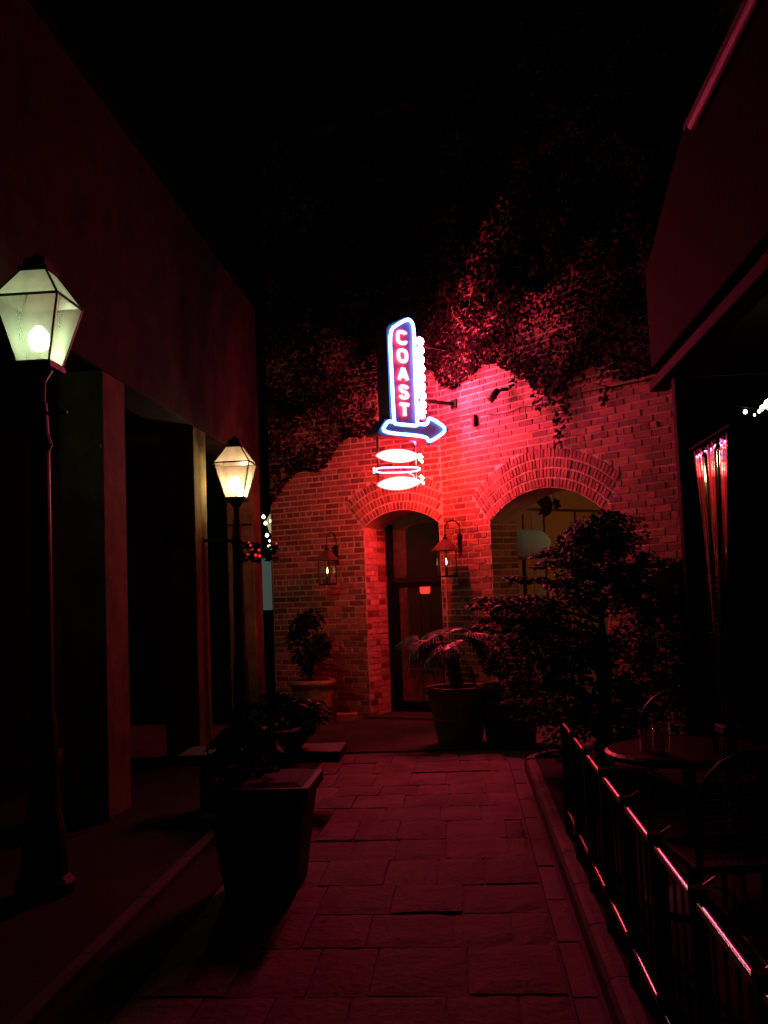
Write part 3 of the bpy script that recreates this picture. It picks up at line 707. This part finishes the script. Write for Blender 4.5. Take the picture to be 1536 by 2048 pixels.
# ================================================================== POTS AND PLANTS
def pot(c, r0, r1, h, m, t, n=32, rim=.05):
    prof = [(r0, 0), (r0+(r1-r0)*.42, h*.42), (r0+(r1-r0)*.44+.006, h*.43), (r0+(r1-r0)*.46, h*.45), (r1*.93, h-.09), (r1*.94, h-.07), (r1+.012, h-.062), (r1+.022, h-.03), (r1+.01, h), (r1-rim, h), (r1-rim-.01, h-.05)]
    MB().lathe(prof, c, n).build('pot', m, t, smooth=False)
    MB().lathe([(r1-rim-.004, h-.06), (r1-rim-.004, h-.05), (.01, h-.03)], c, n).build('soil', 'soil', t)
def fan_leaf(b, base, out, L, n=22, droop=.25, spread=2.5, roll=0):
    out = Vector(out).normalized(); side = out.cross(UP)
    if side.length < .1: side = Vector((1, 0, 0))
    side.normalize(); nr = side.cross(out).normalized(); side = (side*cos(roll)+nr*sin(roll)); nr = side.cross(out).normalized()
    for k in range(n):
        w = -spread/2+spread*k/(n-1); d = out*cos(w)+side*sin(w)
        l = L*(.78+.22*cos(w))*rnd(.93, 1.05); p = side*cos(w)-out*sin(w)
        segs = []
        for s in range(5):
            f = s/4; q = base+d*(l*f)+nr*(.02*sin(f*3))-UP*(droop*l*f**2.4); wd = .009*(1-f)**.6*(1 if s else .5)+.001
            segs.append((q-p*wd, q+nr*.004, q+p*wd))
        for a, c in zip(segs, segs[1:]):
            b.add([a[0], a[1], a[2], c[0], c[1], c[2]], [(0, 1, 4, 3), (1, 2, 5, 4)])
def fan_palm(c, zt, fr, t, L, nf, seed):
    random.seed(seed)
    c = Vector(c)
    MB().tube([c+UP*(fr), c+Vector((-.02, 0, (fr+zt)/2)), c+Vector((-.01, .01, zt))], [.065, .055, .05], 10).build('trunk', 'bark', t)
    for k in range(nf):
        az, el, pl, L_ = (k*2.399+.3), rnd(.1, .9), rnd(.2, .38), L*rnd(.8, 1.1)
        yield az, el, pl, L_
t = thing('potted_palm', (-.09, 10.35, 0), 'fan palm in a large weathered pot in front of the brick pier', 'potted palm')
c = Vector((-.09, 10.35, 0)); pot(c, .22, .33, .58, 'pot', t)
random.seed(5)
MB().tube([c+UP*.5, c+Vector((-.03, 0, .8)), c+Vector((-.05, 0, 1.03))], [.075, .062, .05], 10).build('trunk', 'bark', t)
for k, (az, el, pl, L_, dr) in enumerate([(pi+.05, .22, .34, .36, .55), (pi+.5, .25, .2, .36, .6), (pi-.6, .2, .22, .34, .6), (.15, .42, .22, .34, .35), (.6, .2, .25, .34, .5), (-.5, .3, .22, .32, .5),
        (1.6, .8, .2, .3, .3), (-1.5, .3, .15, .3, .8), (-1.2, .0, .18, .3, .9), (pi+.9, -.1, .22, .32, .9), (2.3, .7, .2, .3, .3), (pi+1.2, -.3, .2, .28, .9)]):
    d = Vector((cos(az)*cos(el), sin(az)*cos(el), sin(el))); p0 = c+Vector((-.05, 0, 1.0)); p1 = p0+d*pl*1.0-UP*.02
    b = MB(); b.tube([p0, (p0+p1)/2+UP*.02, p1], .006, 5); fan_leaf(b, p1, (d.x, d.y, d.z*.4-.15), L_, 24, dr, 2.9, (.5, -.7, .9, .35, -.9, .8, .2, -.4, .9, -.8, .3, .7)[k])
    b.build('frond', 'palm', t, fix=False)
def leafy(t, c, rx, ry, rz, cnt, s0, s1, m, name='foliage', stems=6, zb=0):
    b = MB()
    for k in range(cnt):
        th, ph = rnd(0, 2*pi), math.acos(rnd(-1, 1)); rr = rnd(.3, 1)**.5
        p = Vector(c)+Vector((rx*rr*sin(ph)*cos(th), ry*rr*sin(ph)*sin(th), rz*rr*cos(ph)))
        if noise.noise(p*5) < -.15: continue
        leaf(b, p, (Vector((cos(th), sin(th), .6))+Vector((rnd(-.6, .6), rnd(-.6, .6), rnd(-.6, .6)))).normalized(), rnd(s0, s1), rnd(0, 6))
    b.build(name, m, t, fix=False)
    b = MB()
    for k in range(stems):
        w = 2*pi*k/stems; b.tube([(c[0], c[1], zb), (c[0]+rx*.3*cos(w), c[1]+ry*.3*sin(w), c[2]), (c[0]+rx*.7*cos(w), c[1]+ry*.7*sin(w), c[2]+rz*.6)], [.014, .009, .004], 5)
    b.build('stems', 'bark', t)
t = thing('potted_shrub', (-1.87, 12.15, 0), 'clay pot with a dark shrub standing in the far left corner by the brick wall', 'potted plant')
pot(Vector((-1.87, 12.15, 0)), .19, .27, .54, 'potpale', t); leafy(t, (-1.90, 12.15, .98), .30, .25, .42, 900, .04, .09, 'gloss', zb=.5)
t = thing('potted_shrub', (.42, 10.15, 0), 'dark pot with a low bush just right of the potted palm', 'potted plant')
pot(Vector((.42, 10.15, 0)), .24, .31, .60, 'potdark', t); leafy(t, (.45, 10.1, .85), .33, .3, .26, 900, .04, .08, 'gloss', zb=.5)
t = thing('square_planter', (-1.13, 5.5, 0), 'tall tapered dark planter nearest the camera on the left of the paving', 'planter')
b = MB(); c = Vector((-1.13, 5.5, 0)); sq_frustum(b, c, .19, 0, .255, .50, e1, e2); b.build('planter_body', 'potdark', t, bevel=.012)
b = MB(); sq_frustum(b, c, .285, .5005, .285, .565, e1, e2); b.build('rim', 'potdark', t, bevel=.008)
b = MB(); sq_frustum(b, c, .25, .565, .2, .585, e1, e2); b.build('soil', 'soil', t)
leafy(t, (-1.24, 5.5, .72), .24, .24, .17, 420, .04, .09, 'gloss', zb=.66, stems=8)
t = thing('bench', (-1.55, 7.5, 0), 'low dark slab bench behind the nearest planter', 'bench')
MB().box((-2.15, 7.28, .35), (-.94, 7.72, .43)).build('seat_slab', 'potdark', t, bevel=.012)
for x in (-2.0, -1.42): MB().box((x, 7.36, 0), (x+.1, 7.64, .35)).build('leg', 'potdark', t, bevel=.008)
t = thing('bowl_planter', (-1.42, 7.5, .43), 'low bowl of dark leafy plants standing on the slab bench', 'planter')
MB().lathe([(.16, 0), (.25, .1), (.27, .15), (.24, .15)], (-1.42, 7.5, .43), 20).build('bowl', 'potdark', t)
leafy(t, (-1.38, 7.5, .68), .36, .25, .16, 520, .04, .1, 'gloss', zb=.62)
t = tag(MB().box((-1.62, 12.30, 0), (-1.36, 12.48, .1)).build('loose_block', 'potpale', bevel=.012), 'pale loose block lying at the foot of the brick wall', 'block')
# big shrub in front of the right arch
def big_shrub():
    random.seed(11)
    t = thing('shrub', (1.05, 8.25, .09), 'big spreading dark shrub standing in front of the right brick arch', 'shrub')
    c = Vector((1.08, 8.2, .09)); b = MB()
    lobes = []
    MB().tube([c, c+UP*.35, c+Vector((.05, 0, .8)), c+Vector((.02, .02, 1.3))], [.075, .06, .045, .02], 8).build('trunk', 'bark', t)
    br = MB()
    def lobe(x, y, z, rx, ry, rz, n): lobes.append((x, y, z, rx, ry, rz, n))
    lobe(0, 0, .75, .62, .6, .40, 3400); lobe(-.35, 0, 1.0, .50, .5, .26, 2200); lobe(.45, 0, .9, .5, .5, .38, 2200)
    lobe(0.0, 0, 1.45, .42, .4, .26, 2200); lobe(-.02, 0, 1.80, .30, .3, .18, 1300); lobe(.35, .0, 1.48, .38, .4, .26, 1700)
    lobe(-.55, 0, 1.28, .34, .3, .13, 1100); lobe(.1, 0, .45, .45, .45, .3, 1300); lobe(.12, 0, 1.88, .34, .3, .2, 1500); lobe(.62, .1, 1.3, .34, .4, .3, 1300); lobe(-.45, 0, .6, .38, .4, .25, 1300); lobe(.8, .3, .75, .5, .35, .45, 2600); lobe(.75, .3, 1.2, .4, .3, .25, 1500); lobe(.5, -.1, .4, .6, .45, .3, 2000); lobe(-.1, -.1, .3, .5, .4, .25, 1200)
    for (az, z, L_) in ((pi, 1.42, .95), (pi+.2, 1.25, .98), (pi-.2, 1.1, .95), (pi+.1, 1.62, .72), (pi-.3, 1.92, .42), (0.2, 1.75, .55), (.1, 1.55, .75), (pi+.4, .8, .85), (pi, .62, .8), (1.4, 1.98, .2), (pi-.1, 1.78, .5), (.6, 1.95, .3), (pi+.3, 1.85, .55), (pi, 1.35, 1.02), (pi+.1, 1.18, 1.02)):
        p = Vector((.02, 0, z-.25)); d = Vector((cos(az), sin(az), .22))
        pts = [c+p+d*L_*f+UP*(.05*sin(f*3)) for f in (0, .35, .7, 1)]
        br.tube(pts, [.018, .012, .007, .003], 5)
        for k in range(int(300*L_)):
            f = rnd(.25, 1.03); q = c+p+d*L_*f+UP*(.05*sin(f*3))+Vector((rnd(-1, 1), rnd(-1, 1), rnd(-.6, .6)))*.07*(1.15-f*.6)
            leaf(b, q, Vector((rnd(-.5, .5), rnd(-.8, .3), 1)).normalized(), rnd(.03, .06), rnd(0, 6))
    for (x, y, z, rx, ry, rz, n) in lobes:
        for k in range(n):
            th, ph = rnd(0, 2*pi), math.acos(rnd(-1, 1)); rr = rnd(.15, 1)**.45
            p = Vector((x+rx*rr*sin(ph)*cos(th), y+ry*rr*sin(ph)*sin(th), z+rz*rr*cos(ph)))
            if noise.noise(p*6.5) < -.12: continue
            leaf(b, c+p, (Vector((cos(th)*.6, sin(th)*.6, .8))+Vector((rnd(-.6, .6), rnd(-.6, .6), rnd(-.4, .6)))).normalized(), rnd(.03, .062), rnd(0, 6))
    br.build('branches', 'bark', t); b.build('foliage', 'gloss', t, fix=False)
big_shrub()

# ================================================================== RAILING
rl = thing('railing', (.565, 4.3, .1), 'low black metal railing with square posts along the right edge of the walkway', 'railing')
ys = [6.10-.57*k for k in range(9)]
HT = .755
MB().tube([(.565, 1.45, HT-.015), (.565, 6.12, HT-.014)], .0135, 16, caps=False).build('top_rail', 'rail', rl, smooth=True)
MB().tube([(.565, 1.45, .238), (.565, 6.12, .238)], .0105, 14, caps=False).build('bottom_rail', 'rail', rl, smooth=True)
pb = MB(); pb.box((-.02, -.02, 0), (.02, .02, HT+.022-.1)); pme = meshof(pb, 'post', 'dark')
bme = meshof(MB().tube([(0, 0, 0), (.018, .005, .012), (.05, .012, .03)], .0055, 6), 'bracket', 'rail')
bar = meshof(MB().tube([(0, 0, 0), (0, 0, HT-.03-.25)], .005, 6), 'baluster', 'dark')
for y in ys:
    share(pme, 'post', rl, (.566, y, .1)); share(bme, 'bracket', rl, (.585, y+.075, HT-.01))
    for f in (.2, .4, .6, .8): share(bar, 'baluster', rl, (.574, y-.57*f, .25))

# ================================================================== PATIO FURNITURE
tc = Vector((1.0, 4.75, .092))
t = thing('patio_table', tc, 'small round dark patio table behind the railing', 'table')
MB().lathe([(.36, .67), (.375, .68), (.375, .695), (.36, .705)], tc, 36).build('tabletop', 'tabletop', t)
MB().lathe([(.24, 0), (.23, .025), (.035, .05), (.03, .64), (.12, .668)], tc, 20).build('pedestal', 'iron', t)
gt = Vector((.86, 4.62, .797))
t = thing('drinking_glass', gt, 'clear straight drinking glass glinting on the round patio table', 'glass')
M_['tumbler'] = glass('tumbler_glass', (.97, .97, .97), .03, .3, .03)
MB().lathe([(.034, 0), (.036, .002), (.042, .13), (.038, .13), (.031, .01)], gt, 20).build('glass_wall', 'tumbler', t, smooth=True)
t = thing('drinking_glass', gt+Vector((-.05, .06, 0)), 'shorter glass standing close behind the straight one on the patio table', 'glass')
MB().lathe([(.028, 0), (.03, .002), (.036, .10), (.033, .10), (.025, .01)], gt+Vector((-.055, .07, 0)), 20).build('glass_wall', 'tumbler', t, smooth=True)
def chair(c, ang, label):
    c = Vector(c); ca, sa = cos(ang), sin(ang)
    X = lambda x, y, z: c+Vector((x*ca-y*sa, x*sa+y*ca, z))
    t = thing('patio_chair', c, label, 'chair', 'dark patio chairs')
    for sx, sy, tx in ((-1, -1, 0), (1, -1, 0), (-1, 1, .06), (1, 1, .06)):
        MB().tube([X(sx*.2, sy*.2, .42), X(sx*.22, sy*(.22+tx), 0)], .012, 6).build('leg', 'iron', t)
    b = MB(); b.box((-.22, -.22, .42), (.22, .22, .45), X); b.build('seat', 'wicker', t, bevel=.01)
    fr = [X(-.2, .2, .44), X(-.215, .25, .62)]+[X(.215*-cos(pi*k/10), .27+.02*sin(pi*k/10), .66+.20*sin(pi*k/10)) for k in range(11)]+[X(.215, .25, .62), X(.2, .2, .44)]
    MB().tube(fr, .012, 8).build('back_frame', 'iron', t, smooth=True)
    b = MB()
    for k in range(-9, 10):
        x = k*.021; top = .66+.2*sqrt(max(0, 1-(x/.215)**2)); b.tube([X(x, .215, .47), X(x*1.02, .275, top)], .0028, 4)
    for k in range(18):
        z = .48+k*.021; w = .205 if z < .66 else .215*sqrt(max(0, 1-((z-.66)/.2)**2)); f = (z-.47)/.35
        if w > .02: b.tube([X(-w, .215+.055*min(1, f), z), X(w, .215+.055*min(1, f), z)], .0028, 4)
    b.build('back_mesh', 'wicker', t)
chair((1.22, 5.45, .092), .25, 'mesh back patio chair on the far side of the round table')
chair((.98, 3.95, .092), pi+.1, 'mesh back patio chair with its back to the camera, nearest behind the railing')
t = thing('long_table', (1.12, 3.1, .092), 'dark oblong table at the lower right corner, one edge catching warm light', 'table')
MB().box((.86, 2.3, .36), (1.9, 3.62, .40), None).build('tabletop', 'tabletop', t, bevel=.004)
for x, y in ((.92, 2.36), (.92, 3.54), (1.84, 2.36), (1.84, 3.54)): MB().box((x-.02, y-.02, .092), (x+.02, y+.02, .36)).build('leg', 'iron', t)

# ================================================================== RIGHT GALLERY
rg = thing('right_gallery', (2.2, 5, 0), 'dark building with an overhanging upper wall and gutter on the right of the alley', 'building')
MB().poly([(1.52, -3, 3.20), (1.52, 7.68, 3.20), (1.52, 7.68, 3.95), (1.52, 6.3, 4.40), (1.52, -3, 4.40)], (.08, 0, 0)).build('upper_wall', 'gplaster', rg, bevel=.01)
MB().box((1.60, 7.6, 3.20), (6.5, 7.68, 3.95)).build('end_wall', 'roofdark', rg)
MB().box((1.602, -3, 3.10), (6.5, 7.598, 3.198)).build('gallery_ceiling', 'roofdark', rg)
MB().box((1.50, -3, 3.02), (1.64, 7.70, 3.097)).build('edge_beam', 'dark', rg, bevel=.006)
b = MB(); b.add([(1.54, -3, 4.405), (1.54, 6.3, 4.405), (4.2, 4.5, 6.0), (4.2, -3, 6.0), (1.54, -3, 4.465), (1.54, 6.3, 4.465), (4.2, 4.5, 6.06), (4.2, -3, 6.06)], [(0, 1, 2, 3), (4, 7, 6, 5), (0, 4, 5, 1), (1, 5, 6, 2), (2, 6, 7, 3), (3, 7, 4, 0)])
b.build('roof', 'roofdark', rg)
gp = [(cos(pi+pi*k/8)*.034, sin(pi+pi*k/8)*.04) for k in range(9)]
b = MB(); n = len(gp)
for y in (-3, 5.85): b.v += [(1.485+x, y, 4.27+z) for x, z in gp]
b.f = [(i, i+1, n+i+1, n+i) for i in range(n-1)]; o = b.build('gutter', 'gutter', rg, smooth=True)
md = o.modifiers.new('solid', 'SOLIDIFY'); md.thickness = .004
MB().box((1.70, 7.60, .092), (5.2, 7.66, 3.099)).build('shade_panel', 'dark', rg)  # dark sheet added to keep the gallery's far end black, hiding lit brick
for y in (7.15, 2.2, -1): MB().box((1.56, y-.06, .092), (1.68, y+.06, 3.018)).build('post', 'dark', rg, bevel=.01)
MB().box((5.2, -3, .092), (5.3, 9.2, 3.09)).build('back_wall', 'roofdark', rg)
# gathered vinyl curtain on a rail
vc = thing('vinyl_curtain', (1.06, 4.25, .1), 'glossy black vinyl curtain gathered to a narrow tail on the right, reflecting the neon', 'curtain')
NS, NZ = 96, 44; b = MB()
for j in range(NZ+1):
    f = j/NZ; z = .12+f*(2.14-.12)
    wid = .13+.46*max(0, (z-.95)/(2.14-.95))**1.25+(.05*max(0, (.9-z)))
    for i in range(NS+1):
        s = i/NS-.5; ph = s*2*pi*2.2
        amp = .0035+.02*(1-min(1, wid/.5))**1.5
        y = 4.27+s*wid; x = 1.07+amp*sin(ph+.3*sin(z*3))+.0012*sin(ph*2.3+z*2)+.0004*sin(ph*5.1+1)+.03*(2.14-z)/2*0
        b.v.append((x, y, z))
for j in range(NZ):
    for i in range(NS):
        a = j*(NS+1)+i; b.f.append((a, a+1, a+NS+2, a+NS+1))
o = b.build('curtain_cloth', 'vinyl', vc, smooth=True); md = o.modifiers.new('solid', 'SOLIDIFY'); md.thickness = .003
MB().tube([(1.07, 3.94, 2.16), (1.07, 4.62, 2.16)], .008, 8, caps=False).build('curtain_rail', 'dark', vc)
MB().box((1.03, 4.20, .93), (1.11, 4.34, .96)).build('tie_band', 'iron', vc, bevel=.004)
for s0 in (-.36, .1):
    b = MB()
    for k in range(22):
        z = 1.12+k*.022; wid = .13+.46*max(0, (z-.95)/(2.14-.95))**1.25; p = Vector((1.03, 4.27+s0*wid, z)); b.box(p-Vector((.002, .003, .004)), p+Vector((.002, .003, .004)))
    b.build('stitching', 'stitch', vc)
for yy in (3.96, 4.60): MB().tube([(1.09, yy, .093), (1.09, yy, 2.16)], .012, 6).build('stand_pole', 'dark', vc)
# slanted panel behind the shrub
t = thing('slanted_board', (1.62, 7.9, .09), 'dull red slanted board standing behind the shrub by the dark post', 'board')
MB().add([(1.34, 7.55, 1.57), (1.50, 7.5, 1.55), (1.78, 7.5, 1.70), (1.78, 7.6, 1.80), (1.34, 7.6, 1.55), (1.50, 7.56, 1.53), (1.78, 7.56, 1.68), (1.78, 7.65, 1.78)], [(0, 1, 2, 3), (7, 6, 5, 4), (0, 4, 5, 1), (1, 5, 6, 2), (2, 6, 7, 3), (3, 7, 4, 0)]).build('board_top', 'redpanel', t)
MB().box((1.6, 7.56, .09), (1.66, 7.62, 1.62)).build('stand', 'iron', t)
# warm lamps under the gallery
t = thing('gallery_lamps', (1.9, 6.0, 2.6), 'small warm bulbs on a wire under the dark gallery at the right edge', 'string lights')
for k, (x, y, z, r) in enumerate(((1.60, 5.58, 2.48, .012), (1.64, 5.55, 2.455, .007), (1.66, 5.53, 2.47, .010), (1.70, 5.6, 2.50, .016), (1.735, 5.6, 2.515, .03), (1.80, 5.6, 2.52, .035))):
    MB().lathe([(.001, -r), (r*.8, -r*.5), (r, 0), (r*.7, r*.8), (.001, r*1.2)], (x, y, z), 8).build('bulb', 'warmbulb', t, smooth=True)
MB().tube([(1.56, 5.6, 2.52), (1.70, 5.57, 2.485), (1.9, 5.63, 2.56), (3.0, 5.8, 3.09)], .004, 5).build('wire', 'iron', t)
